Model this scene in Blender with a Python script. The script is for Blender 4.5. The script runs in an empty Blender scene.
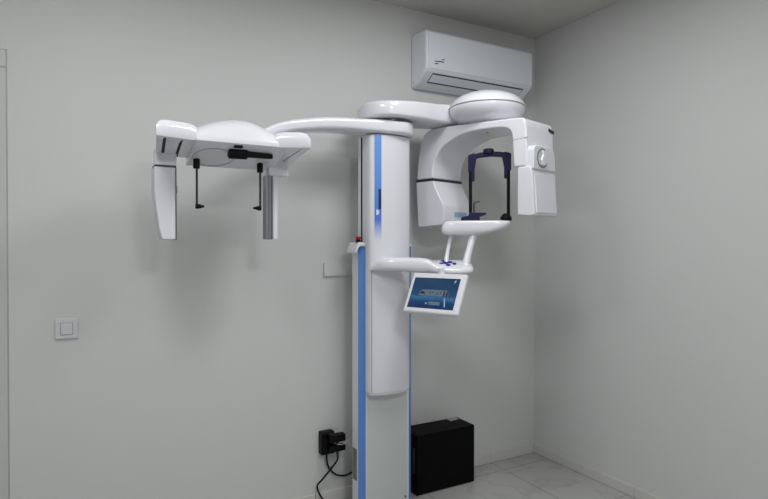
import bpy, bmesh, math
from mathutils import Vector, Matrix
C = bpy.context.scene.collection
V = Vector
PI = math.pi

# ------------------------------------------------------------------ materials
def mat(name, col, rough=0.5, metal=0.0, spec=0.5, coat=0.0, noise=0.0, nscale=8.0, bump=0.0, bscale=200.0, emit=0.0):
    m = bpy.data.materials.new(name); m.use_nodes = True
    nt = m.node_tree; b = nt.nodes['Principled BSDF']
    b.inputs['Roughness'].default_value = rough
    b.inputs['Metallic'].default_value = metal
    b.inputs['Specular IOR Level'].default_value = spec
    b.inputs['Coat Weight'].default_value = coat
    b.inputs['Coat Roughness'].default_value = 0.06
    tc = nt.nodes.new('ShaderNodeTexCoord')
    nz = nt.nodes.new('ShaderNodeTexNoise'); nz.inputs['Scale'].default_value = nscale
    nz.inputs['Detail'].default_value = 4
    nt.links.new(tc.outputs['Object'], nz.inputs['Vector'])
    mx = nt.nodes.new('ShaderNodeMix'); mx.data_type = 'RGBA'
    mx.inputs[6].default_value = (*[c * (1 - noise) for c in col], 1)
    mx.inputs[7].default_value = (*[min(1, c * (1 + noise)) for c in col], 1)
    nt.links.new(nz.outputs['Fac'], mx.inputs[0])
    nt.links.new(mx.outputs[2], b.inputs['Base Color'])
    if emit:
        nt.links.new(mx.outputs[2], b.inputs['Emission Color'])
        b.inputs['Emission Strength'].default_value = emit
    if bump:
        n2 = nt.nodes.new('ShaderNodeTexNoise'); n2.inputs['Scale'].default_value = bscale
        nt.links.new(tc.outputs['Object'], n2.inputs['Vector'])
        bp = nt.nodes.new('ShaderNodeBump'); bp.inputs['Strength'].default_value = bump
        bp.inputs['Distance'].default_value = 0.002
        nt.links.new(n2.outputs['Fac'], bp.inputs['Height'])
        nt.links.new(bp.outputs['Normal'], b.inputs['Normal'])
    return m

def s(r, g, b):
    f = lambda c: (c / 255 / 12.92) if c / 255 <= 0.04045 else ((c / 255 + 0.055) / 1.055) ** 2.4
    return (f(r), f(g), f(b))

M_wall = mat('painted_wall', s(211, 212, 211), 0.75, noise=0.012, nscale=3, bump=0.12, bscale=90)
M_ceil = mat('painted_ceiling', s(196, 194, 190), 0.85, noise=0.01)
M_door = mat('door_white', s(200, 201, 200), 0.45, noise=0.01)
M_skirt = mat('skirting_tile', s(208, 208, 205), 0.3, noise=0.04, nscale=6)
M_white = mat('gloss_white_plastic', s(230, 230, 237), 0.2, coat=0.5, noise=0.006)
M_white2 = mat('satin_white_plastic', s(226, 227, 233), 0.38, noise=0.006)
M_ac = mat('cool_white_plastic', s(226, 229, 236), 0.35, noise=0.006)
M_grey = mat('pale_grey_panel', s(206, 210, 209), 0.45, noise=0.01)
M_blue = mat('blue_trim', s(94, 144, 214), 0.35, noise=0.02)
M_navy = mat('navy_plastic', s(10, 11, 60), 0.35, noise=0.05)
M_indigo = mat('indigo_buttons', s(30, 32, 140), 0.35, noise=.05)
M_black = mat('black_plastic', s(10, 10, 12), 0.5, spec=.18, noise=0.1)
M_dark = mat('dark_grey_plastic', s(44, 46, 50), 0.4, noise=0.08)
M_case = mat('black_steel', s(4, 4, 5), 0.6, spec=.12, noise=0.1, bump=0.1, bscale=400)
M_metal = mat('brushed_aluminium', s(150, 152, 156), 0.35, metal=0.8, noise=0.05)
M_ring = mat('grey_ring', s(90, 92, 96), 0.3, metal=0.5, noise=0.03)
M_red = mat('red_button', s(170, 20, 30), 0.35, noise=0.03)
M_label = mat('grey_label', s(120, 122, 124), 0.6, noise=0.35, nscale=220)
M_lblue = mat('light_blue_label', s(150, 178, 214), 0.4, noise=0.1, nscale=60)
M_silver = mat('silver_label', s(165, 167, 170), 0.4, noise=0.2, nscale=120)
M_switch = mat('switch_plastic', s(214, 214, 218), 0.3, noise=0.005)
M_wire = mat('pale_wire', s(170, 168, 160), 0.5, noise=0.05)
M_lamp = mat('lamp_diffuser', (1.0, 0.97, 0.93), 0.5, emit=1.0)

def floor_mat():
    m = bpy.data.materials.new('floor_tiles'); m.use_nodes = True
    nt = m.node_tree; b = nt.nodes['Principled BSDF']; L = nt.links.new
    g = nt.nodes.new('ShaderNodeNewGeometry')
    sp = nt.nodes.new('ShaderNodeSeparateXYZ'); L(g.outputs['Position'], sp.inputs[0])
    def joint(sock, off, size, w):
        a = nt.nodes.new('ShaderNodeMath'); a.operation = 'ADD'; a.inputs[1].default_value = -off + size * 20; L(sock, a.inputs[0])
        d = nt.nodes.new('ShaderNodeMath'); d.operation = 'PINGPONG'; d.inputs[1].default_value = size / 2; L(a.outputs[0], d.inputs[0])
        c = nt.nodes.new('ShaderNodeMath'); c.operation = 'LESS_THAN'; c.inputs[1].default_value = w; L(d.outputs[0], c.inputs[0])
        return c.outputs[0]
    j1 = joint(sp.outputs[0], 2.327, 0.6, 0.002)
    j2 = joint(sp.outputs[1], 2.663, 0.6, 0.002)
    mxj = nt.nodes.new('ShaderNodeMath'); mxj.operation = 'MAXIMUM'; L(j1, mxj.inputs[0]); L(j2, mxj.inputs[1])
    nz = nt.nodes.new('ShaderNodeTexNoise'); nz.inputs['Scale'].default_value = 2.2; nz.inputs['Detail'].default_value = 7; nz.inputs['Distortion'].default_value = 1.6
    L(g.outputs['Position'], nz.inputs['Vector'])
    r = nt.nodes.new('ShaderNodeValToRGB')
    r.color_ramp.elements[0].position = 0.47; r.color_ramp.elements[0].color = (*s(180, 180, 178), 1)
    r.color_ramp.elements[1].position = 0.53; r.color_ramp.elements[1].color = (*s(182, 182, 179), 1)
    e = r.color_ramp.elements.new(0.5); e.color = (*s(170, 170, 168), 1)
    L(nz.outputs['Fac'], r.inputs[0])
    mx = nt.nodes.new('ShaderNodeMix'); mx.data_type = 'RGBA'
    L(mxj.outputs[0], mx.inputs[0]); L(r.outputs[0], mx.inputs[6]); mx.inputs[7].default_value = (*s(120, 118, 114), 1)
    L(mx.outputs[2], b.inputs['Base Color'])
    b.inputs['Roughness'].default_value = 0.22
    return m
M_floor = floor_mat()

def screen_mat():
    m = bpy.data.materials.new('lit_screen'); m.use_nodes = True
    nt = m.node_tree; b = nt.nodes['Principled BSDF']; L = nt.links.new
    tc = nt.nodes.new('ShaderNodeTexCoord'); sp = nt.nodes.new('ShaderNodeSeparateXYZ'); L(tc.outputs['Generated'], sp.inputs[0])
    nz = nt.nodes.new('ShaderNodeTexNoise'); nz.inputs['Scale'].default_value = 2.5; nz.inputs['Distortion'].default_value = 1.2
    L(tc.outputs['Generated'], nz.inputs['Vector'])
    ad = nt.nodes.new('ShaderNodeMath'); ad.operation = 'MULTIPLY_ADD'; ad.inputs[1].default_value = 0.16
    L(nz.outputs['Fac'], ad.inputs[0]); L(sp.outputs[2], ad.inputs[2])
    r = nt.nodes.new('ShaderNodeValToRGB'); cr = r.color_ramp
    cr.elements[0].position = 0.0; cr.elements[0].color = (*s(14, 46, 84), 1)
    cr.elements[1].position = 1.0; cr.elements[1].color = (*s(28, 62, 92), 1)
    for p, c in ((0.30, s(18, 60, 104)), (0.44, s(58, 108, 146)), (0.50, s(30, 76, 112)), (0.75, s(20, 62, 98))):
        e = cr.elements.new(p); e.color = (*c, 1)
    L(ad.outputs[0], r.inputs[0])
    b.inputs['Base Color'].default_value = (0.004, 0.006, 0.01, 1)
    b.inputs['Roughness'].default_value = 0.15
    L(r.outputs[0], b.inputs['Emission Color']); b.inputs['Emission Strength'].default_value = .78
    return m
M_screen = screen_mat()

def fade_mat():   # printed blue strip that fades out at its lower end
    m = bpy.data.materials.new('blue_fading_print'); m.use_nodes = True
    nt = m.node_tree; b = nt.nodes['Principled BSDF']; L = nt.links.new
    tc = nt.nodes.new('ShaderNodeTexCoord'); sp = nt.nodes.new('ShaderNodeSeparateXYZ'); L(tc.outputs['Generated'], sp.inputs[0])
    r = nt.nodes.new('ShaderNodeValToRGB'); cr = r.color_ramp
    cr.elements[0].position = 0.0; cr.elements[0].color = (*s(228, 230, 238), 1)
    cr.elements[1].position = 0.2; cr.elements[1].color = (*s(78, 116, 212), 1)
    e = cr.elements.new(0.6); e.color = (*s(90, 145, 222), 1)
    L(sp.outputs[2], r.inputs[0]); L(r.outputs[0], b.inputs['Base Color'])
    b.inputs['Roughness'].default_value = 0.3
    return m
M_fade = fade_mat()

# ------------------------------------------------------------------ mesh helpers
WL = {}          # world origin of every object made (no parent is rotated)
def finish(bm, bevel=0.0, seg=3, ang=30):
    bmesh.ops.remove_doubles(bm, verts=bm.verts, dist=1e-5)
    bmesh.ops.recalc_face_normals(bm, faces=bm.faces)
    if bevel:
        es = [e for e in bm.edges if len(e.link_faces) == 2 and e.calc_face_angle(0) > math.radians(ang)]
        bmesh.ops.bevel(bm, geom=es, offset=bevel, segments=seg, profile=0.5, affect='EDGES', clamp_overlap=True)
        bmesh.ops.recalc_face_normals(bm, faces=bm.faces)
    return bm

def obj(name, bm, m, parent=None, origin=None, sharp=38, wn=True):
    mats = m if isinstance(m, (list, tuple)) else [m]
    vs = [v.co for v in bm.verts]
    lo = V([min(v[i] for v in vs) for i in range(3)]); hi = V([max(v[i] for v in vs) for i in range(3)])
    o_ = V(origin) if origin else (lo + hi) / 2
    bmesh.ops.translate(bm, verts=bm.verts, vec=-o_)
    for f in bm.faces: f.smooth = True
    me = bpy.data.meshes.new(name); bm.to_mesh(me); bm.free()
    for x in mats: me.materials.append(x)
    me.set_sharp_from_angle(angle=math.radians(sharp))
    o = bpy.data.objects.new(name, me); C.objects.link(o)
    if wn:
        w = o.modifiers.new('normals', 'WEIGHTED_NORMAL'); w.keep_sharp = True
    WL[o] = o_
    if parent:
        o.parent = parent; o.location = o_ - WL[parent]
    else:
        o.location = o_
    return o

def thing(name, loc, label, cat, group=None):
    o = bpy.data.objects.new(name, None); C.objects.link(o)
    o.empty_display_size = 0.1
    o.location = loc; WL[o] = V(loc)
    return tag(o, label, cat, group)
def tag(o, label, cat, group=None):
    o['label'] = label; o['category'] = cat
    if group: o['group'] = group
    return o
def struct(name, bm, m, **k):
    o = obj(name, bm, m, **k); o['kind'] = 'structure'; return o

def add_box(bm, x0, x1, y0, y1, z0, z1, mi=0):
    vs = [bm.verts.new((x, y, z)) for x in (x0, x1) for y in (y0, y1) for z in (z0, z1)]
    for q in ((0, 1, 3, 2), (4, 6, 7, 5), (0, 4, 5, 1), (2, 3, 7, 6), (0, 2, 6, 4), (1, 5, 7, 3)):
        f = bm.faces.new([vs[i] for i in q]); f.material_index = mi
def box(x0, x1, y0, y1, z0, z1, bevel=0.0, seg=3):
    bm = bmesh.new(); add_box(bm, x0, x1, y0, y1, z0, z1); return finish(bm, bevel, seg)
def add_prism(bm, pts, o, ex, ey, en, t, mi=0, scale=1.0):
    o, ex, ey, en = V(o), V(ex), V(ey), V(en)
    cx = sum(p[0] for p in pts) / len(pts); cy = sum(p[1] for p in pts) / len(pts)
    a = [bm.verts.new(o + ex * p[0] + ey * p[1]) for p in pts]
    b = [bm.verts.new(o + ex * (cx + (p[0] - cx) * scale) + ey * (cy + (p[1] - cy) * scale) + en * t) for p in pts]
    n = len(pts)
    fs = [bm.faces.new(a), bm.faces.new(list(reversed(b)))]
    for i in range(n):
        fs.append(bm.faces.new((a[i], b[i], b[(i + 1) % n], a[(i + 1) % n])))
    for f in fs: f.material_index = mi
def prism(pts, o, ex, ey, en, t, bevel=0.0, seg=3, ang=30):
    bm = bmesh.new(); add_prism(bm, pts, o, ex, ey, en, t); return finish(bm, bevel, seg, ang)
def loft(secs, mi=0, bm=None, cap=True):
    bm = bm or bmesh.new()
    rings = [[bm.verts.new(p) for p in r] for r in secs]
    n = len(rings[0])
    for a, b in zip(rings, rings[1:]):
        for i in range(n):
            bm.faces.new((a[i], a[(i + 1) % n], b[(i + 1) % n], b[i])).material_index = mi
    if cap:
        bm.faces.new(list(reversed(rings[0]))).material_index = mi
        bm.faces.new(rings[-1]).material_index = mi
    return bm
def sup(n, hx, hy, e=4.0):                       # superellipse ring
    out = []
    for i in range(n):
        a = 2 * PI * i / n; c, s_ = math.cos(a), math.sin(a)
        out.append((hx * math.copysign(abs(c) ** (2 / e), c), hy * math.copysign(abs(s_) ** (2 / e), s_)))
    return out
def add_lathe(bm, prof, c, axis=(0, 0, 1), n=48, mi=0, cap=True):
    ax = V(axis).normalized(); e1 = ax.orthogonal().normalized(); e2 = ax.cross(e1); c = V(c)
    rings = [[c + ax * h + (e1 * math.cos(2 * PI * i / n) + e2 * math.sin(2 * PI * i / n)) * max(r, 1e-4) for i in range(n)] for r, h in prof]
    loft(rings, mi, bm, cap and prof[0] != prof[-1])
def lathe(prof, c, axis=(0, 0, 1), n=48):
    bm = bmesh.new(); add_lathe(bm, prof, c, axis, n); return finish(bm)
def catmull(pts, k=8, closed=False):
    pts = [V(p) for p in pts]; n = len(pts); out = []
    rng = range(n if closed else n - 1)
    for i in rng:
        g = lambda j: pts[j % n] if closed else pts[max(0, min(n - 1, j))]
        p0, p1, p2, p3 = g(i - 1), g(i), g(i + 1), g(i + 2)
        for q in range(k):
            t = q / k
            out.append(0.5 * ((2 * p1) + (p2 - p0) * t + (2 * p0 - 5 * p1 + 4 * p2 - p3) * t * t + (3 * p1 - p0 - 3 * p2 + p3) * t ** 3))
    if not closed: out.append(pts[-1])
    return out
def add_tube(bm, pts, r, n=12, mi=0, k=6):
    P = catmull(pts, k) if k > 1 else [V(p) for p in pts]
    rs = r if isinstance(r, (list, tuple)) else None
    secs = []; up = None
    for i, p in enumerate(P):
        d = (P[min(i + 1, len(P) - 1)] - P[max(i - 1, 0)]).normalized()
        up = d.orthogonal().normalized() if up is None else (up - d * up.dot(d)).normalized()
        sd = d.cross(up)
        if rs:
            f = i / (len(P) - 1) * (len(rs) - 1); j = min(int(f), len(rs) - 2); rr = rs[j] + (rs[j + 1] - rs[j]) * (f - j)
        else: rr = r
        secs.append([p + (up * math.cos(2 * PI * q / n) + sd * math.sin(2 * PI * q / n)) * rr for q in range(n)])
    loft(secs, mi, bm)
def tube(pts, r, n=12, k=6):
    bm = bmesh.new(); add_tube(bm, pts, r, n, 0, k); return finish(bm)

# ------------------------------------------------------------------ the room
WY, WX, HC = 2.796, 2.704, 2.77
LX, RY = -1.25, -1.7
bm = bmesh.new(); add_box(bm, LX - .1, WX + .1, RY - .1, WY + .15, -.1, 0); struct('floor', finish(bm), M_floor)
bm = bmesh.new(); add_box(bm, LX - .1, WX + .1, RY - .1, WY + .15, HC, HC + .1); struct('ceiling', finish(bm), M_ceil)
bm = bmesh.new()
add_box(bm, -.238, WX + .1, WY, WY + .15, 0, HC)
add_box(bm, LX - .1, -.238, WY, WY + .15, 2.206, HC)
add_box(bm, LX - .1, -1.16, WY, WY + .15, 0, 2.206)
add_box(bm, -1.16, -.238, WY + .06, WY + .15, 0, 2.206)
struct('wall_back', finish(bm), M_wall, wn=False)
struct('wall_right', box(WX, WX + .1, RY, WY, 0, HC), M_wall, wn=False)
struct('wall_left', box(LX - .1, LX, RY, WY, 0, HC), M_wall, wn=False)
struct('wall_front', box(LX, WX, RY - .1, RY, 0, HC), M_wall, wn=False)
# flush door at the far left of the back wall
d1 = struct('door_1', box(-1.15, -.243, WY + .003, WY + .045, .006, 2.128, .001, 2), M_door)
struct('trim_1', box(-1.155, -.243, WY + .002, WY + .05, 2.134, 2.2055, .001, 2), M_door)
struct('trim_2', box(-.2435, -.238, WY + .007, WY + .055, .002, 2.2055), M_door, wn=False)
struct('trim_3', box(-1.15, -.2445, WY + .007, WY + .04, 2.1285, 2.1338), M_door, wn=False)
bmh = bmesh.new(); add_lathe(bmh, [(0, 0), (.024, 0), (.024, .008), (.01, .01), (.01, .05), (0, .05)], (-1.08, WY + .005, 1.03), (0, -1, 0), 20)
add_tube(bmh, [(-1.08, WY - .04, 1.03), (-1.0, WY - .043, 1.03), (-.96, WY - .04, 1.03)], .009)
obj('door_handle', finish(bmh), M_metal, d1)
# skirting tiles
bm = bmesh.new()
x = 2.326
edges = [WX - .0105, 2.326, 1.726, 1.126, .526, -.074, -.232]
for a, b in zip(edges, edges[1:]): add_box(bm, b + .0012, a - .0012, WY - .010, WY, .001, .06)
struct('baseboard_back', finish(bm, .0025, 2), M_skirt)
bm = bmesh.new()
edges = [WY, 2.02, 1.42, .82, .22, -.38, -.98, RY]
for a, b in zip(edges, edges[1:]): add_box(bm, WX - .010, WX, b + .0012, a - .0012, .001, .06)
struct('baseboard_right', finish(bm, .0025, 2), M_skirt)

# ------------------------------------------------------------------ air conditioner
AX0, AX1 = 1.730, 2.530
ac = thing('air_conditioner', (2.10, WY, 2.31), 'white wall-mounted split air conditioner high in the corner above the scanner', 'air conditioner')
prof = [(0, 2.612), (-.05, 2.614), (-.148, 2.606), (-.162, 2.594), (-.165, 2.42), (-.160, 2.388), (-.146, 2.370), (-.07, 2.322), (-.02, 2.308), (0, 2.308)]
obj('housing', prism(prof, (AX0, WY, 0), (0, 1, 0), (0, 0, 1), (1, 0, 0), AX1 - AX0, .014, 4, 40), M_ac, ac)
# front panel, a thin skin on the front
pf = [(-.164, 2.592), (-.1675, 2.586), (-.1695, 2.42), (-.1645, 2.388), (-.159, 2.389), (-.162, 2.42), (-.161, 2.587)]
obj('front_panel', prism(pf, (AX0 + .012, WY, 0), (0, 1, 0), (0, 0, 1), (1, 0, 0), AX1 - AX0 - .024, .0015, 2, 50), M_ac, ac)
# outlet flap along the sloping lower edge
n_ = V((0, -.101, 0)); a0 = V((0, WY - .1475, 2.371)); a1 = V((0, WY - .070, 2.322)); dr = (a1 - a0).normalized(); nn = V((0, dr.z, -dr.y)); 
if nn.z > 0: nn = -nn
L = (a1 - a0).length
fx0, fx1 = 1.790, 2.462
def slab(x0, x1, l0, l1, h0, h1, bev=.001):
    bm = bmesh.new()
    add_prism(bm, [(x0, l0), (x1, l0), (x1, l1), (x0, l1)], a0 + nn * h0, (1, 0, 0), dr, nn, h1 - h0)
    return finish(bm, bev, 2)
sl = obj('outlet_slot', slab(fx0 - .004, fx1 + .004, .003, L * .84, -.004, .0016), M_dark, ac)
obj('outlet_flap', slab(fx0, fx1, .012, L * .84 - .010, -.002, .003), M_ac, ac)
# maker's mark: short slanted dark strokes
bm = bmesh.new()
yf = WY - .1690
def stroke(x0, z0, x1, z1, h):
    add_prism(bm, [(x0, z0), (x1, z1), (x1 + .002, z1 + h), (x0 + .002, z0 + h)], (0, yf - .0012, 0), (1, 0, 0), (0, 0, 1), (0, 1, 0), .003)
stroke(1.782, 2.413, 1.806, 2.415, .006); stroke(1.782, 2.426, 1.815, 2.428, .006)
stroke(1.812, 2.426, 1.830, 2.432, .007); stroke(1.828, 2.427, 1.846, 2.429, .006); stroke(1.832, 2.442, 1.850, 2.444, .006)
obj('logo', finish(bm), M_ring, ac)
bm = bmesh.new(); add_box(bm, AX0 - .0006, AX0 + .001, WY - .03, WY - .018, 2.33, 2.345); obj('side_clip', finish(bm), M_grey, ac)

# ------------------------------------------------------------------ light switch
sw = thing('light_switch', (-.028, WY, 1.033), 'square white light switch on the back wall left of the scanner', 'light switch')
bm = bmesh.new()
def frame(x0, x1, z0, z1, w, y0, y1):
    add_prism(bm, [(x0, z0), (x1, z0), (x1, z0 + w), (x0, z0 + w)], (0, y1, 0), (1, 0, 0), (0, 0, 1), (0, -1, 0), y1 - y0)
    add_box(bm, x0, x1, y0, y1, z1 - w, z1); add_box(bm, x0, x0 + w, y0, y1, z0 + w, z1 - w); add_box(bm, x1 - w, x1, y0, y1, z0 + w, z1 - w)
bm.free(); bm = bmesh.new()
add_box(bm, -.072, .016, WY - .010, WY, .988, 1.078); obj('frame', finish(bm, .004, 3), M_switch, sw)
bm = bmesh.new(); add_box(bm, -.052, -.004, WY - .0115, WY - .006, 1.006, 1.058); obj('gap', finish(bm, .001, 1), M_label, sw)
bm = bmesh.new(); add_box(bm, -.0505, -.0055, WY - .014, WY - .007, 1.0075, 1.0565); obj('rocker', finish(bm, .002, 2), M_switch, sw)

# ------------------------------------------------------------------ power point, plugs and cables
ps = thing('power_socket', (1.183, WY, .335), 'black double power socket low on the back wall left of the blue column', 'socket')
obj('surface_box', box(1.146, 1.222, WY - .045, WY, .275, .396, .005), M_black, ps)
obj('faceplate', box(1.150, 1.218, WY - .051, WY - .044, .28, .391, .003), M_black, ps)
for z, lb in ((.372, 'upper of two black plugs in the low black wall socket'), (.318, 'lower of two black plugs in the low black wall socket')):
    pg = thing('power_plug', (1.19, WY - .05, z), lb, 'plug', 'plugs in the black socket')
    zz = .0205 if z > .33 else .0165
    bm = bmesh.new()
    add_prism(bm, [(-.022, -zz), (.022, -zz), (.022, zz), (-.022, zz)], (1.176, WY - .080, z), (0, 1, 0), (0, 0, 1), (1, 0, 0), .086, scale=.93)
    add_box(bm, 1.176, 1.206, WY - .085, WY - .0505, z - zz * .8, z + zz * .8)
    obj('plug_body', finish(bm, .004, 2), M_black, pg)
    obj('cable_collar', lathe([(0, 0), (.009, 0), (.007, .022), (0, .022)], (1.222, WY - .08, z - zz + .003), (0, 0, -1), 14), M_dark, pg)
tag(obj('power_cable', tube([(1.183, WY - .03, .28), (1.182, WY - .03, .25), (1.195, WY - .025, .20), (1.235, WY - .025, .152), (1.29, WY - .03, .137), (1.34, WY - .04, .155), (1.40, WY - .06, .20)], .005, 10), M_black),
    'black cable looping from under the wall socket to behind the column', 'cable')
tag(obj('mains_lead', tube([(1.222, WY - .08, .29), (1.224, WY - .075, .25), (1.205, WY - .05, .205), (1.16, WY - .03, .145), (1.130, WY - .025, .112), (1.139, WY - .03, .07), (1.165, WY - .05, .025), (1.20, WY - .07, .008), (1.33, WY - .06, .0075), (1.45, WY - .06, .0075)], .005, 10), M_black),
    'black lead hanging from the plugs down to the floor, bent sharply', 'cable')
tag(obj('thin_wire', tube([(1.205, WY - .112, .348), (1.24, WY - .114, .343), (1.275, WY - .10, .350), (1.31, WY - .08, .40), (1.36, WY - .07, .60)], .0022, 8), M_wire),
    'thin pale wire running from the socket up behind the column', 'wire')

# ------------------------------------------------------------------ computer tower
pc = thing('computer_tower', (1.86, 2.70, 0), 'black computer tower on the tiled floor right of the column', 'computer')
obj('case', box(1.672, 2.056, 2.612, 2.785, .005, .337, .004), M_case, pc)
obj('front_bezel', box(1.655, 1.674, 2.609, 2.787, .003, .335, .005), M_case, pc)
bm = bmesh.new(); add_box(bm, 1.652, 1.657, 2.63, 2.65, .12, .26); obj('port_strip', finish(bm, .001, 1), M_dark, pc)
bm = bmesh.new(); add_box(bm, 1.70, 2.04, 2.6105, 2.6125, .03, .31); obj('side_panel', finish(bm, .0008, 1), M_case, pc)
for (xx, yy) in ((1.69, 2.63), (1.69, 2.77), (2.03, 2.63), (2.03, 2.77)):
    obj('foot', lathe([(0, 0), (.012, 0), (.012, .01), (0, .01)], (xx, yy, 0), (0, 0, 1), 14), M_black, pc)
obj('sticker', prism([(1.975, 2.735), (2.04, 2.745), (2.045, 2.78), (1.975, 2.78)], (0, 0, .3366), (1, 0, 0), (0, 1, 0), (0, 0, 1), .0012), M_silver, pc)['label'] = 'silver label on the top rear edge'

# ================================================================== the scanner
mc = thing('dental_x_ray_machine', (1.431, 2.59, 0), 'tall white dental X-ray machine with blue-edged column, cephalometric arm and touch panel', 'x-ray machine')
def part(name, bm, m, parent=mc, **k): return obj(name, bm, m, parent, **k)

# fixed column: octagon-fronted post
X0, X1 = 1.303, 1.559
colp = [(X0 - .031, 2.638), (X0 - .031, 2.571), (X0, 2.54), (X1, 2.54), (X1 + .031, 2.571), (X1 + .031, 2.638)]
col = part('column', prism(colp, (0, 0, .02), (1, 0, 0), (0, 1, 0), (0, 0, 1), 1.375, .003, 2), M_white2)
bm = bmesh.new(); add_box(bm, X0 + .006, X1 - .012, 2.536, 2.545, .03, 1.38); obj('front_panel', finish(bm, .001, 1), M_grey, col)
q = .0018
for sx, nm in ((-1, 'l'), (1, 'r')):
    xa = X0 if sx < 0 else X1
    p0 = V((xa + sx * .001, 2.541, 0)); p1 = V((xa + sx * .030, 2.570, 0)); e = (p1 - p0); nrm = V((sx, -1, 0)).normalized()
    bm = bmesh.new(); add_prism(bm, [(0, .022), (e.length, .022), (e.length, 1.385), (0, 1.385)], p0 - nrm * .001, e.normalized(), (0, 0, 1), nrm, .0028)
    obj('blue_strip', finish(bm, .0006, 1), M_blue, col)['label'] = 'glossy blue edge strip'
# left cap (sloping hood) with emergency stop and right cap
capp = [(2.525, 1.385), (2.525, 1.408), (2.56, 1.424), (2.66, 1.424), (2.66, 1.36), (2.645, 1.345), (2.645, 1.385)]
cap = obj('column_cap', prism([(1.249, 1.352), (1.254, 1.370), (1.264, 1.385), (1.272, 1.390), (1.318, 1.390), (1.318, 1.402), (1.300, 1.406), (1.268, 1.410), (1.260, 1.405), (1.247, 1.376), (1.244, 1.354)],
      (0, 2.537, 0), (1, 0, 0), (0, 0, 1), (0, 1, 0), .105, .003, 3), M_white, col)
obj('column_cap', box(1.54, 1.585, 2.555, 2.645, 1.388, 1.402, .005), M_white, col)
bm = bmesh.new()
add_lathe(bm, [(0, 0), (.0125, 0), (.0125, .018), (0, .018)], (1.272, 2.565, 1.404), n=24, mi=0)
add_lathe(bm, [(0, 0), (.009, 0), (.0095, .003), (.0135, .005), (.014, .013), (.011, .017), (0, .018)], (1.272, 2.565, 1.421), n=24, mi=1)
obj('emergency_button', finish(bm), [M_black, M_red], col)['label'] = 'red emergency stop button on a black base'
bm = bmesh.new(); add_box(bm, X0 - .0325, X0 - .029, 2.582, 2.63, .176, .34); obj('rating_label', finish(bm), M_label, col)['label'] = 'grey printed rating label'
bm = bmesh.new(); add_box(bm, X0 - .18, X0 + .44, 2.35, 2.72, 0, .02); 
part('base_plate', prism([(1.268, 2.66), (1.268, 2.568), (1.30, 2.535), (1.56, 2.535), (1.594, 2.568), (1.594, 2.66)], (0, 0, 0), (1, 0, 0), (0, 1, 0), (0, 0, 1), .022, .004, 2), M_white2); bm.free()
bm = bmesh.new(); add_lathe(bm, [(0, 0), (.005, 0), (.005, .002), (0, .0025)], (1.535, 2.536, .06), (0, -1, 0), 12); obj('screw', finish(bm), M_dark, col)

# wall bracket behind the column
br = part('wall_bracket', box(1.176, 1.66, WY - .014, WY, 1.226, 1.30, .002, 2), M_wall)
bm = bmesh.new(); add_box(bm, 1.34, 1.52, 2.636, WY - .012, 1.235, 1.29); obj('strut', finish(bm, .003, 2), M_white2, br)

# inner telescopic column with dark cable slot
ic = part('inner_column', box(1.300, 1.545, 2.53, 2.628, 1.37, 1.956, .006), M_white2)
bm = bmesh.new(); add_box(bm, 1.2985, 1.303, 2.574, 2.588, 1.402, 1.948); obj('cable_slot', finish(bm), M_black, ic)

# sliding carriage, rounded front
CA, CB = 1.304, 1.526
def front_y(xx):
    t = (xx - CA) / (CB - CA); t = min(1, max(0, t)); return 2.484 - .028 * math.sin(PI * t) ** .8 - .002 * t
def cprof(n=14):
    pts = [(1.296, 2.534), (1.296, 2.497), (CA, 2.484)]
    for i in range(1, n):
        xx = CA + i / n * (CB - CA)
        pts.append((xx, front_y(xx)))
    pts += [(CB, 2.482), (1.533, 2.492), (1.537, 2.534)]
    return pts
cr = part('carriage', prism(cprof(), (0, 0, .650), (1, 0, 0), (0, 1, 0), (0, 0, 1), 1.298, .0015, 2, 60), M_white2)
bm = bmesh.new(); add_prism(bm, [(p[0] + (.004 if i < 3 else (-.004 if i > len(cprof()) - 4 else 0)), p[1] + (.006 if p[1] < 2.53 else 0)) for i, p in enumerate(cprof())], (0, 0, .636), (1, 0, 0), (0, 1, 0), (0, 0, 1), .0145)
obj('lower_lip', finish(bm, .003, 2), M_white, cr)
def skin(x0, x1, z0, z1, off, n=8, th=.004):
    bm = bmesh.new(); pts = [(x0 + (x1 - x0) * i / n, front_y(x0 + (x1 - x0) * i / n) - off) for i in range(n + 1)]
    pts += [(p[0], p[1] + th) for p in reversed(pts)]
    add_prism(bm, pts, (0, 0, z0), (1, 0, 0), (0, 1, 0), (0, 0, 1), z1 - z0); return finish(bm)
bs = obj('blue_strip', skin(1.318, 1.351, 1.415, 1.946, .0012), M_fade, cr); bs['label'] = 'blue strip fading to white at its lower end'
obj('nameplate', skin(1.337, 1.348, 1.575, 1.675, .0022, 4), M_navy, cr)['label'] = 'dark vertical nameplate'
bm = skin(1.326, 1.334, 1.545, 1.572, .0022, 3); add_prism(bm, [(0, 0), (.006, .006), (.006, .022), (0, .018)], (1.334, front_y(1.334) - .003, 1.548), (1, 0, 0), (0, 0, 1), (0, 1, 0), .003)
obj('logo', bm, M_white, cr)['label'] = 'small white emblem'
obj('seam', skin(1.3045, 1.3062, .655, 1.27, .0006, 2, .002), M_label, cr)
obj('seam', skin(1.3062, 1.519, 1.268, 1.270, .0006, 10, .002), M_label, cr)

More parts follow.
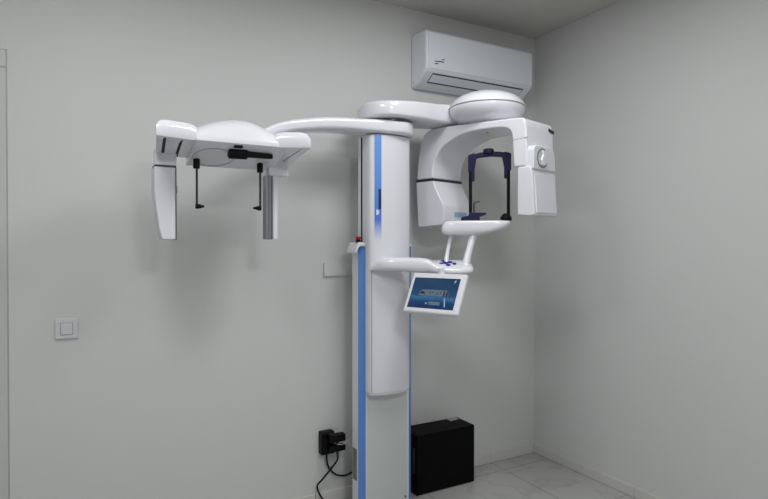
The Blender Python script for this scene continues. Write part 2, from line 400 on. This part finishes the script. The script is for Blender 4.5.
# cephalometric arm, arched, out to the left
def ring3(c, hy, hz, n=28, e=3.2):
    return [(c[0], c[1] + a, c[2] + b) for a, b in sup(n, hy, hz, e)]
cst = [(1.559, 2.535, 1.988, .016, .026), (1.556, 2.535, 1.988, .036, .033), (1.546, 2.535, 1.988, .062, .0355), (1.528, 2.535, 1.988, .086, .036), (1.50, 2.535, 1.988, .106, .036), (1.47, 2.535, 1.988, .116, .036),
       (1.42, 2.535, 1.988, .114, .036), (1.34, 2.537, 1.989, .094, .035), (1.25, 2.54, 1.989, .08, .034), (1.15, 2.54, 1.986, .074, .034), (1.05, 2.535, 1.977, .068, .033),
       (.96, 2.525, 1.962, .062, .031), (.88, 2.51, 1.945, .056, .029), (.80, 2.485, 1.918, .052, .027), (.73, 2.455, 1.882, .05, .025), (.66, 2.425, 1.86, .045, .022)]
P = catmull([(a, b, c) for a, b, c, _, _ in cst], 4); R = catmull([(d, e, 0) for _, _, _, d, e in cst], 4)
part('cephalometric_arm', finish(loft([ring3(p, r.x, r.y, 36, 6.0 if p.x > 1.4 else (3.6 + 2.4 * max(0, (p.x - 1.2) / .2))) for p, r in zip(P, R)])), M_white, sharp=60, wn=False)

# pivot on the column head and swing arm to the rotating hub
PX, PY, DX, DY = 1.448, 2.545, 1.902, 2.318
bm = bmesh.new()
add_lathe(bm, [(0, -.02), (.116, -.02), (.116, .0), (.112, .002), (0, .002)], (PX - .006, PY - .008, 2.0255), n=56, mi=0)
add_lathe(bm, [(0, 0), (.106, 0), (.106, .010), (0, .010)], (PX - .006, PY - .008, 2.024), n=56, mi=1)
part('pivot_ring', finish(bm), [M_ring, M_dark])
dirv = V((DX - PX, DY - PY, 0)).normalized(); nrmv = V((-dirv.y, dirv.x, 0)); Ln = (V((DX, DY, 0)) - V((PX, PY, 0))).length
stations = []
NST = 26
for i in range(NST + 1):
    t = -.172 + (Ln + .172 + .02) * i / NST
    if i == 0: t = -.1719
    if t < 0: hw = .172 * math.sqrt(max(0.0004, 1 - (t / .172) ** 2))
    else: hw = .172 - .055 * min(1, t / Ln)
    f = max(0, t) / Ln
    edge = min(1, math.sqrt(max(0, (t + .172) / .06))) if t < -.112 else 1
    zb = 2.029 + .012 * f * f * (3 - 2 * f); zt = 2.116 + .04 * f
    zc = (zb + zt) / 2; hz = (zt - zb) / 2 * (0.45 + .55 * edge)
    c = V((PX, PY, 0)) + dirv * t
    fr = 1 - .80 * min(1, f * 1.15); re = 1 - .45 * f
    c = c + nrmv * .15 * f * min(1, f * 2.2)
    if t >= 0: hw = .172
    ringp = []
    for a, b in sup(56, hw, hz, 7 ):
        k = 1.0 - (.09 * (b / hz) ** 4 if b > 0 else .01)
        ringp.append(c + nrmv * a * k * (re if a > 0 else fr) + V((0, 0, zc + b)))
    stations.append(ringp)
part('swing_arm', finish(loft(stations)), M_white, sharp=50, wn=False)
hub = part('rotation_hub', lathe([(0, -.080), (.115, -.080), (.145, -.070), (.170, -.054), (.186, -.034), (.1935, -.018), (.1955, -.008), (.1955, 0), (.1, 0)], (DX, DY, 2.105), n=72), M_white, sharp=35, wn=False)
bm = bmesh.new(); add_lathe(bm, [(0, 0), (.1925, 0), (.1925, .004), (0, .004)], (DX, DY, 2.1045), n=72); obj('seam', finish(bm), M_label, hub)
obj('dome', lathe([(0, 0), (.1985, 0), (.1995, .003), (.197, .011), (.188, .025), (.172, .042), (.150, .055), (.122, .068), (.09, .078), (.05, .086), (0, .089)], (DX, DY, 2.1085), n=72), M_white, hub, sharp=35, wn=False)
bm = bmesh.new(); add_lathe(bm, [(0, 0), (.105, 0), (.105, .04), (0, .04)], (DX, DY, 1.995), n=48); obj('spindle', finish(bm), M_white2, hub)

# rotating C-arm: outline in its own plane, given real thickness
UU = V((.259, -.966, 0)); NN = V((-.966, -.259, 0)); C0 = V((1.784, 2.289, 0)); EZ = V((0, 0, 1)); TH = .25
inner = catmull([(.237, 1.904), (.228, 1.943), (.19, 1.965), (.104, 1.974), (.03, 1.976), (-.05, 1.973), (-.125, 1.954), (-.20, 1.919), (-.245, 1.87), (-.263, 1.82), (-.265, 1.756)], 5)
inner2 = [(-.265, 1.749), (-.239, 1.69), (-.215, 1.65), (-.196, 1.62), (-.188, 1.60), (-.188, 1.528), (-.192, 1.512), (-.205, 1.503)]
upper = [(.246, 1.768)] + [(p.x, p.y) for p in [V((a[0], a[1], 0)) for a in inner]] + [(-.385, 1.756), (-.383, 1.80), (-.374, 1.87), (-.362, 1.93), (-.352, 1.968), (-.335, 2.0), (-.31, 2.018), (-.28, 2.026), (-.18, 2.027), (-.05, 2.020), (.1, 2.012), (.25, 2.004), (.295, 1.999), (.308, 1.985), (.314, 1.95), (.320, 1.768)]
ca = part('c_arm', prism(upper, C0, UU, EZ, -NN, TH, .012, 4, 40), M_white, sharp=50)
lower = [(-.265, 1.747)] + inner2[1:] + [(-.366, 1.494), (-.373, 1.50), (-.385, 1.70), (-.387, 1.747)]
obj('detector_unit', prism(lower, C0 + NN * .001, UU, EZ, -NN, TH + .002, .012, 4, 40), M_white, ca, sharp=50)
bm = bmesh.new(); add_prism(bm, [(-.380, 1.744), (-.270, 1.744), (-.270, 1.759), (-.380, 1.759)], C0 - NN * .005, UU, EZ, -NN, TH - .01)
add_prism(bm, [(-.3885, 1.7435), (-.2625, 1.7435), (-.2625, 1.7585), (-.3885, 1.7585)], C0 + NN * .002, UU, EZ, -NN, TH + .004)
obj('seam_band', finish(bm, .002, 2), M_dark, ca)['label'] = 'dark band around the rear limb'
# lower tube box
obj('tube_box', prism([(.271, 1.538), (.271, 1.765), (.335, 1.765), (.350, 1.735), (.362, 1.535), (.345, 1.531)], C0 + NN * .006, UU, EZ, -NN, .214, .006, 3), M_white2, ca)
obj('end_cover', prism([(.3555, 1.545), (.345, 1.725), (.352, 1.732), (.367, 1.545)], C0 - NN * .012, UU, EZ, -NN, .186, .004, 3), M_white2, ca)
# raised rounded plate with the round knob recess
rp = [(-.03 + 0, 1.76), (-.012, 1.86), (-.022, 1.874), (-.175, 1.866), (-.188, 1.856), (-.192, 1.76)]
rp = [(-.004, 1.752), (-.006, 1.835), (-.010, 1.852), (-.022, 1.863), (-.040, 1.867), (-.166, 1.867), (-.184, 1.862), (-.196, 1.848), (-.201, 1.830), (-.207, 1.752)]
obj('knob_plate', prism([(a, b) for a, b in rp], C0 + UU * .300, NN, EZ, UU, .052, .006, 3), M_white2, ca)
kc = C0 + UU * .3525 + NN * -.082 + EZ * 1.808
bm = bmesh.new()
add_lathe(bm, [(.042, -.004), (.046, -.004), (.046, .0015), (.043, .0018), (.042, -.004)], kc, UU, 40, 0)
add_lathe(bm, [(0, -.006), (.041, -.006), (.041, .0004), (0, .0004)], kc, UU, 40, 1)
obj('knob_recess', finish(bm), [M_dark, M_grey], ca)
kb = bmesh.new(); add_prism(kb, [(-.034, -.018), (-.012, -.037), (.014, -.034), (.020, -.010), (.006, .014), (.010, .036), (-.014, .037), (-.034, .016)], kc - EZ * .0 + UU * .0, NN, EZ, UU, .010)
obj('turning_knob', finish(kb, .004, 3), M_white, ca)
bm = bmesh.new(); add_prism(bm, [(-.205, 1.972), (-.252, 1.963), (-.252, 1.949), (-.205, 1.958)], C0 + UU * .3135, NN, EZ, UU, .004); obj('logo', finish(bm), M_navy, ca)
bm = bmesh.new()
for (a, b) in ((.02, 1.945), (-.19, 1.545), (.36, 1.715)):
    pass
add_lathe(bm, [(0, 0), (.005, 0), (.005, .002), (0, .002)], C0 + UU * -.19 + NN * -.03 + EZ * 1.56, UU, 12)
obj('screw', finish(bm), M_dark, ca)
bm = bmesh.new(); add_prism(bm, [(0, 0), (.11, 0), (.11, .026), (0, .026)], C0 + UU * -.1895 - NN * .09 + EZ * 1.548, -NN, EZ, UU, .004); obj('indicator_label', finish(bm), M_lblue, ca)['label'] = 'pale blue label on the inner face'
bm = bmesh.new(); add_prism(bm, [(.237, 1.897), (.325, 1.902), (.325, 1.9035), (.237, 1.8985)], C0 + NN * .0006, UU, EZ, -NN, .004); obj('seam', finish(bm), M_label, ca)
bm = bmesh.new(); add_lathe(bm, [(0, 0), (.007, 0), (.007, .003), (0, .003)], C0 + UU * .03 - NN * .09 + EZ * 1.977, -EZ, 14); obj('screw', finish(bm), M_ring, ca)

# patient support arm from the carriage, ending in a flat pad
pst = [(1.296, 2.478, 1.274, .012, .008), (1.315, 2.470, 1.285, .030, .018), (1.345, 2.440, 1.297, .050, .032), (1.39, 2.405, 1.299, .058, .035), (1.45, 2.365, 1.298, .058, .036), (1.52, 2.318, 1.295, .060, .035),
       (1.56, 2.292, 1.288, .068, .026), (1.61, 2.266, 1.286, .078, .022), (1.66, 2.238, 1.286, .080, .021), (1.695, 2.218, 1.286, .072, .019), (1.714, 2.206, 1.284, .055, .014), (1.722, 2.201, 1.283, .03, .006)]
P = catmull([q_[:3] for q_ in pst], 4); R = catmull([(q_[3], q_[4], 0) for q_ in pst], 4)
ad = V((.848, -.53, 0)); an = V((.53, .848, 0))
pa = part('support_arm', finish(loft([[p + an * a + EZ * (b + a * .26 * min(1, max(0, (p.x - 1.53) / .05))) for a, b in sup(28, r.x, r.y, 3.0)] for p, r in zip(P, R)])), M_white, sharp=60, wn=False)
kpc = V((1.598, 2.262, 1.3035)); pn = (EZ - an * .26).normalized(); pt = (an + EZ * .26).normalized()
bm = bmesh.new()
for a, b, r in ((0, 0, .015), (.024, .014, .012), (-.022, -.012, .012), (.012, -.030, .012), (-.010, .030, .012), (.044, -.010, .010), (-.044, .010, .010)):
    add_lathe(bm, [(0, -.004), (r, -.004), (r, .005), (r * .7, .007), (0, .007)], kpc + ad * a + pt * b, pn, n=16)
obj('button_pad', finish(bm), M_indigo, pa)['label'] = 'cluster of round navy buttons'
obj('support_post', tube([(1.617, 2.284, 1.30), (1.645, 2.305, 1.37), (1.684, 2.325, 1.46)], [.014, .009, .010], 16), M_white, pa)
obj('support_post', tube([(1.692, 2.225, 1.285), (1.722, 2.232, 1.37), (1.756, 2.238, 1.46)], [.020, .0165, .020], 18), M_white, pa)

# chin-rest table above
te = V((.788, -.616, 0)); tf = V((.616, .788, 0)); tc = V((1.783, 2.272, 0))
tab = []
for i, (zz, k, sx0, sx1) in enumerate(((1.443, .50, -.11, .015), (1.4445, .72, -.135, .035), (1.4485, .86, -.152, .055), (1.455, .94, -.160, .085), (1.464, .98, -.1635, .12), (1.474, 1.0, -.164, .150), (1.486, 1.0, -.162, .168), (1.499, .995, -.158, .177), (1.509, .97, -.150, .180), (1.514, .93, -.138, .174), (1.5155, .86, -.125, .162))):
    cx = (sx0 + sx1) / 2; hx = (sx1 - sx0) / 2
    tab.append([tc + te * (cx + a) + tf * b + EZ * zz for a, b in sup(56, hx, .095 * k, 5.0)])
ct = part('chin_table', finish(loft(tab)), M_white, sharp=60, wn=False)
# head support frame
hf = part('head_support', tube([(1.8185, 2.347, 1.52), (1.8185, 2.347, 1.70), (1.8185, 2.347, 1.85)], .0085, 14, 2), M_black)
obj('support_rod', tube([(1.951, 2.204, 1.535), (1.951, 2.204, 1.70), (1.951, 2.204, 1.862)], .0085, 14, 2), M_black, hf)
obj('top_bar', prism([(-.008, -.004), (.045, .010), (.10, .014), (.150, .010), (.198, -.002), (.198, .024), (.150, .036), (.10, .039), (.045, .036), (-.008, .020)],
    V((1.8185, 2.347, 1.838)) - tf * .012, (V((1.951, 2.204, 0)) - V((1.8185, 2.347, 0))).normalized(), EZ, tf, .024, .004, 3), M_navy, hf)
obj('locking_knob', lathe([(0, -.01), (.026, -.01), (.028, -.006), (.028, .010), (.023, .015), (0, .015)], (1.880, 2.276, 1.876), n=28), M_navy, hf)
for base, sgn, zb in ((V((1.8185, 2.347, 0)), 1, 1.728), (V((1.951, 2.204, 0)), -1, 1.738)):
    w = (V((1.951, 2.204, 0)) - V((1.8185, 2.347, 0))).normalized() * sgn
    obj('temple_clamp', prism([(-.013, 1.775), (-.013, 1.862), (.012, 1.872), (.038, 1.868), (.030, 1.835), (.022, 1.79), (.022, zb), (.006, zb - .004), (.002, 1.775)], base - tf * .014, w, EZ, tf, .028, .004, 3), M_navy, hf)
obj('rod_foot', lathe([(0, 0), (.028, 0), (.030, .01), (.020, .028), (.012, .034), (0, .034)], (1.940, 2.210, 1.522), (.1, 0, 1), 20), M_black, hf)
# bite block with its blue holder
bb = part('bite_block', prism([(-.058, 1.517), (.038, 1.517), (.036, 1.540), (.070, 1.554), (.070, 1.562), (-.016, 1.564), (-.022, 1.546), (-.052, 1.541), (-.060, 1.532)], V((1.823, 2.335, 0)) - tf * .03, te, EZ, tf, .06, .003, 3), M_navy)
obj('bite_rod', tube([(1.833, 2.335, 1.55), (1.833, 2.335, 1.595), (1.836, 2.333, 1.618), (1.858, 2.322, 1.624)], .006, 12), M_ring, bb)

# touch panel hanging under the support arm
TE = V((.419, -.908, 0)); TO = V((-.908, -.419, 0))
sd = V((-.4372, -.2017, -.8765)); tl = V((1.4397, 2.2836, 1.2396)) - TE * .020 - sd * .027
SL = .155 + .050; tn = TE.cross(sd)
if tn.dot(TO) < 0: tn = -tn
WD = .246 + .047
tp = part('touch_panel', prism([(0, 0), (WD, 0), (WD, SL), (0, SL)], tl - tn * .026, TE, sd, tn, .026, .010, 4), M_white2)
bw = .019
obj('screen', prism([(.020, .027), (.266, .027), (.266, .182), (.020, .182)], tl - tn * .001, TE, sd, tn, .0016), M_screen, tp)
def on_screen(name, pts, m, h=.0012, label=None):
    o = obj(name, prism(pts, tl + tn * .0002 + sd * .006, TE, sd, tn, h), m, tp)
    if label: o['label'] = label
M_scr_dark = mat('screen_dark_shape', s(24, 34, 44), .3, emit=.5)
M_scr_mid = mat('screen_grey_shape', s(84, 98, 112), .3, emit=.34, noise=.5, nscale=90)
M_scr_lite = mat('screen_pale_shape', s(120, 150, 176), .3, emit=.5, noise=.2, nscale=90)
on_screen('picture', [(.066, .112), (.066, .094), (.085, .082), (.21, .082), (.222, .094), (.222, .112)], M_scr_mid, .0012, 'grey picture strip on the screen')
on_screen('dark_shape', [(.068, .104), (.070, .096), (.082, .090), (.094, .094), (.100, .104)], M_scr_dark, .0017)
for xx in (.118, .134, .160, .176): on_screen('dark_shape', [(xx, .10), (xx + .007, .088), (xx + .010, .090), (xx + .003, .102)], M_scr_dark, .0017)
on_screen('dark_shape', [(.196, .112), (.196, .086), (.204, .086), (.204, .112)], M_scr_dark, .0017)
on_screen('dark_shape', [(.212, .112), (.212, .09), (.220, .09), (.220, .112)], M_scr_dark, .0017)
on_screen('on_screen_button', [(.130, .142), (.190, .142), (.190, .158), (.130, .158)], M_scr_mid, .0014)
on_screen('on_screen_button', [(.114, .147), (.121, .147), (.121, .155), (.114, .155)], M_scr_lite, .0014)
on_screen('icon', [(.238, .034), (.246, .028), (.247, .036), (.240, .046)], M_scr_lite, .0014)
on_screen('icon', [(.206, .122), (.211, .122), (.222, .164), (.216, .164)], M_scr_lite, .0014)
hinge = (tl + TE * WD * .5) 
bm = bmesh.new(); add_lathe(bm, [(0, 0), (.016, 0), (.016, .03), (0, .03)], hinge - tn * .016 - sd * .004 - EZ * .004, n=20)
obj('swivel', finish(bm), M_white2, tp)

# cephalometric head on the left
chd = []
NS = 20
zb_f, yF, yB = 1.803, 2.262, 2.50
top_l = [(.42, 1.862), (.456, 1.884), (.516, 1.909), (.56, 1.918), (.60, 1.924), (.655, 1.922), (.70, 1.906), (.745, 1.880), (.79, 1.850)]
secs = []
for xx, zt in [(p.x, p.y) for p in catmull([(a, b, 0) for a, b in top_l], 4)]:
    h = zt - 1.803
    prof = [(yF + .002, 1.803), (yF, 1.805), (yF - .001, 1.818), (yF + .002, 1.826)]
    for i in range(1, 9):
        a = i / 8 * PI / 2
        prof.append((yF + .006 + .135 * (1 - math.cos(a)), 1.826 + (h - .023) * math.sin(a)))
    prof += [(2.45, 1.803 + h * .97), (2.485, 1.803 + h * .8), (yB, 1.803 + h * .45), (yB, 1.755), (2.495, 1.738), (2.485, 1.733), (2.40, 1.757), (2.32, 1.783)]
    secs.append([(xx, y, z) for y, z in prof])
ch = part('cephalometric_head', finish(loft(secs)), M_white, sharp=32, wn=False)
def pod(x0, x1, yf0, yf1, hi0, hi1, slots, tap0, tap1, name='end_pod'):
    # rounded pod: plan quad with front edge from (x0,yf0) to (x1,yf1)
    secs = []; n = 20
    W = x1 - x0
    for i in range(n + 1):
        t = i / n; xx = x0 + W * t
        yf = yf0 + (yf1 - yf0) * t
        zt = hi0 + (hi1 - hi0) * t
        ed = min(t, 1 - t) * W
        rnd = 1 if ed > .045 else math.sqrt(max(0, 1 - ((.045 - ed) / .045) ** 2))
        zt2 = 1.83 + (zt - 1.83) * (.55 + .45 * rnd)
        yb = 2.495
        dx = tap0 * (1 - t) + tap1 * t
        prof = [(yf + .001, 1.803), (yf, 1.805), (yf + .001, zt2 - .030), (yf + .006, zt2 - .014), (yf + .018, zt2 - .003), (yf + .04, zt2), (yb - .06, zt2 + .008), (yb - .02, zt2 - .002), (yb, zt2 - .03), (yb, 1.772), (yb - .004, 1.766)]
        secs.append([(xx + dx * (y - yf) / (yb - yf), y, z) for y, z in prof])
    o = obj(name, finish(loft(secs)), M_white, ch, sharp=35, wn=False)
    for (sx0, sx1, wd) in slots:
        bm = bmesh.new()
        a = V((sx0, yf0 + (yf1 - yf0) * (sx0 - x0) / W + .018, 1.8018)); b = V((sx1, 2.475, 1.7685))
        sdv = V((1, 0, 0)) * wd
        vs = [a, a + sdv, b + sdv, b]
        lo_ = [bm.verts.new(v - EZ * .0012) for v in vs]; hi_ = [bm.verts.new(v + EZ * .004) for v in vs]
        bm.faces.new(lo_); bm.faces.new(hi_[::-1])
        for i in range(4): bm.faces.new((lo_[i], hi_[i], hi_[(i + 1) % 4], lo_[(i + 1) % 4]))
        obj('slot', finish(bm), M_black, ch)
pod(.270, .432, 2.226, 2.268, 1.872, 1.872, [(.297, .318, .011), (.360, .372, .011)], .03, .0)
pod(.735, .872, 2.270, 2.205, 1.873, 1.873, [(.790, .762, .003), (.842, .826, .003)], 0, .01)
# joint lines under the pods
for xa, xb in ((.297, .385), (.738, .842)):
    bm = bmesh.new(); add_box(bm, xa, xb, 2.474, 2.479, 1.7665, 1.776); obj('joint_line', finish(bm), M_black, ch)
# sensor holder, left
obj('sensor_collar', prism([(.292, 1.79), (.377, 1.79), (.373, 1.722), (.290, 1.722)], (0, 2.443, 0), (1, 0, 0), (0, 0, 1), (0, 1, 0), .055, .006, 3), M_white2, ch)
bm = bmesh.new(); add_box(bm, .290, .372, 2.444, 2.53, 1.714, 1.7225); obj('joint_line', finish(bm), M_dark, ch)
obj('sensor_cassette', prism([(.287, 1.715), (.370, 1.715), (.370, 1.418), (.317, 1.418), (.305, 1.462), (.295, 1.54), (.287, 1.62)], (0, 2.438, 0), (1, 0, 0), (0, 0, 1), (0, 1, 0), .10, .005, 3), M_white2, ch)
bm = bmesh.new(); add_box(bm, .3695, .3725, 2.436, 2.54, 1.417, 1.715); obj('sensor_window', finish(bm, .001, 1), M_dark, ch)
bm = bmesh.new(); add_lathe(bm, [(0, 0), (.018, 0), (.016, .008), (0, .01)], (.372, 2.47, 1.63), (1, 0, 0), 20); obj('knob', finish(bm), M_white2, ch)
bm = bmesh.new(); add_lathe(bm, [(0, 0), (.02, 0), (.016, .004), (0, .005)], (.293, 2.47, 1.58), (-1, 0, 0), 20); obj('knob', finish(bm), M_white2, ch)
# secondary collimator, right
obj('collimator_collar', box(.765, .856, 2.438, 2.497, 1.706, 1.79, .006), M_white2, ch)
obj('collimator_post', box(.752, .785, 2.443, 2.495, 1.420, 1.708, .003, 2), M_metal, ch)['label'] = 'grey aluminium post'
obj('collimator_cover', box(.786, .808, 2.447, 2.495, 1.422, 1.708, .003, 2), M_white2, ch)
bm = bmesh.new(); add_box(bm, .764, .766, 2.4415, 2.445, 1.422, 1.704); add_box(bm, .776, .778, 2.4415, 2.445, 1.422, 1.704); obj('groove', finish(bm), M_dark, ch)
# ear rods
for xx, sg in ((.449, 1), (.718, -1)):
    bm = bmesh.new()
    add_lathe(bm, [(0, 0), (.0135, 0), (.0135, .075), (.016, .078), (.016, .105), (0, .105)], (xx, 2.42, 1.714), n=18, mi=0)
    add_tube(bm, [(xx + .001, 2.42, 1.72), (xx + .001, 2.42, 1.63), (xx + .001, 2.42, 1.558)], .0048, 10, 1, 2)
    add_lathe(bm, [(0, 0), (.011, 0), (.010, .012), (.004, .034), (0, .036)], (xx - sg * .004, 2.42, 1.557), (sg, 0, 0), 14, 0)
    obj('ear_rod', finish(bm), [M_black, M_dark], ch)
# fine ring joint under the middle
bm = bmesh.new(); add_lathe(bm, [(.0835, 0), (.085, 0), (.085, .006), (.0835, .006), (.0835, 0)], (.512, 2.39, 1.7585), (0, .30, 1), 48); obj('turntable_ring', finish(bm), M_silver, ch)
# nasion support
bm = bmesh.new()
add_lathe(bm, [(0, 0), (.020, .0), (.0225, .004), (.0225, .072), (.018, .078), (0, .078)], (.557, 2.32, 1.772), (1, 0, .02), 24)
add_prism(bm, [(0, -.013), (.11, -.009), (.11, .009), (0, .013)], (.632, 2.311, 1.773), (1, 0, -.02), (0, 0, 1), (0, 1, 0), .018)
add_box(bm, .570, .604, 2.272, 2.292, 1.79, 1.806)
obj('nasion_support', finish(bm, .002, 2, 50), M_black, ch)

# ------------------------------------------------------------------ ceiling lights (behind and above the camera's view)
def panel(x, y, sx, sy, w, label):
    lp = thing('ceiling_light', (x, y, HC), label, 'ceiling light', 'ceiling light panels')
    obj('frame', box(x - sx / 2 - .015, x + sx / 2 + .015, y - sy / 2 - .015, y + sy / 2 + .015, HC - .012, HC, .003, 2), M_switch, lp)
    obj('diffuser', box(x - sx / 2, x + sx / 2, y - sy / 2, y + sy / 2, HC - .016, HC - .010), M_lamp, lp)
    ld = bpy.data.lights.new('panel_light', 'AREA'); ld.shape = 'RECTANGLE'; ld.size = sx; ld.size_y = sy; ld.energy = w; ld.color = (.978, .99, .993)
    lo = bpy.data.objects.new('panel_light', ld); C.objects.link(lo); lo.parent = lp; lo.location = (0, 0, -.02)
panel(0.0, 1.55, .5, .5, 10.5, 'square white ceiling light panel above the front left of the scanner')
panel(1.40, 1.55, .5, .5, 12.5, 'square white ceiling light panel above the front right of the scanner')
panel(.70, -.6, .5, .5, 29, 'square white ceiling light panel at the far end from the scanner')

w = bpy.data.worlds.new('world'); bpy.context.scene.world = w; w.use_nodes = True
w.node_tree.nodes['Background'].inputs[0].default_value = (.5, .5, .5, 1); w.node_tree.nodes['Background'].inputs[1].default_value = .05

# ------------------------------------------------------------------ camera and view
cd = bpy.data.cameras.new('camera'); cam = bpy.data.objects.new('camera', cd); C.objects.link(cam)
cd.sensor_width = 36; cd.lens = 560 / 768 * 36; cd.clip_start = .02
cam.location = (0, 0, 1.4); cam.rotation_euler = (math.radians(90 - .57), 0, math.radians(-29))
sc = bpy.context.scene; sc.camera = cam
sc.view_settings.view_transform = 'Standard'; sc.view_settings.look = 'None'; sc.view_settings.gamma = 1.0; sc.view_settings.exposure = 0.1
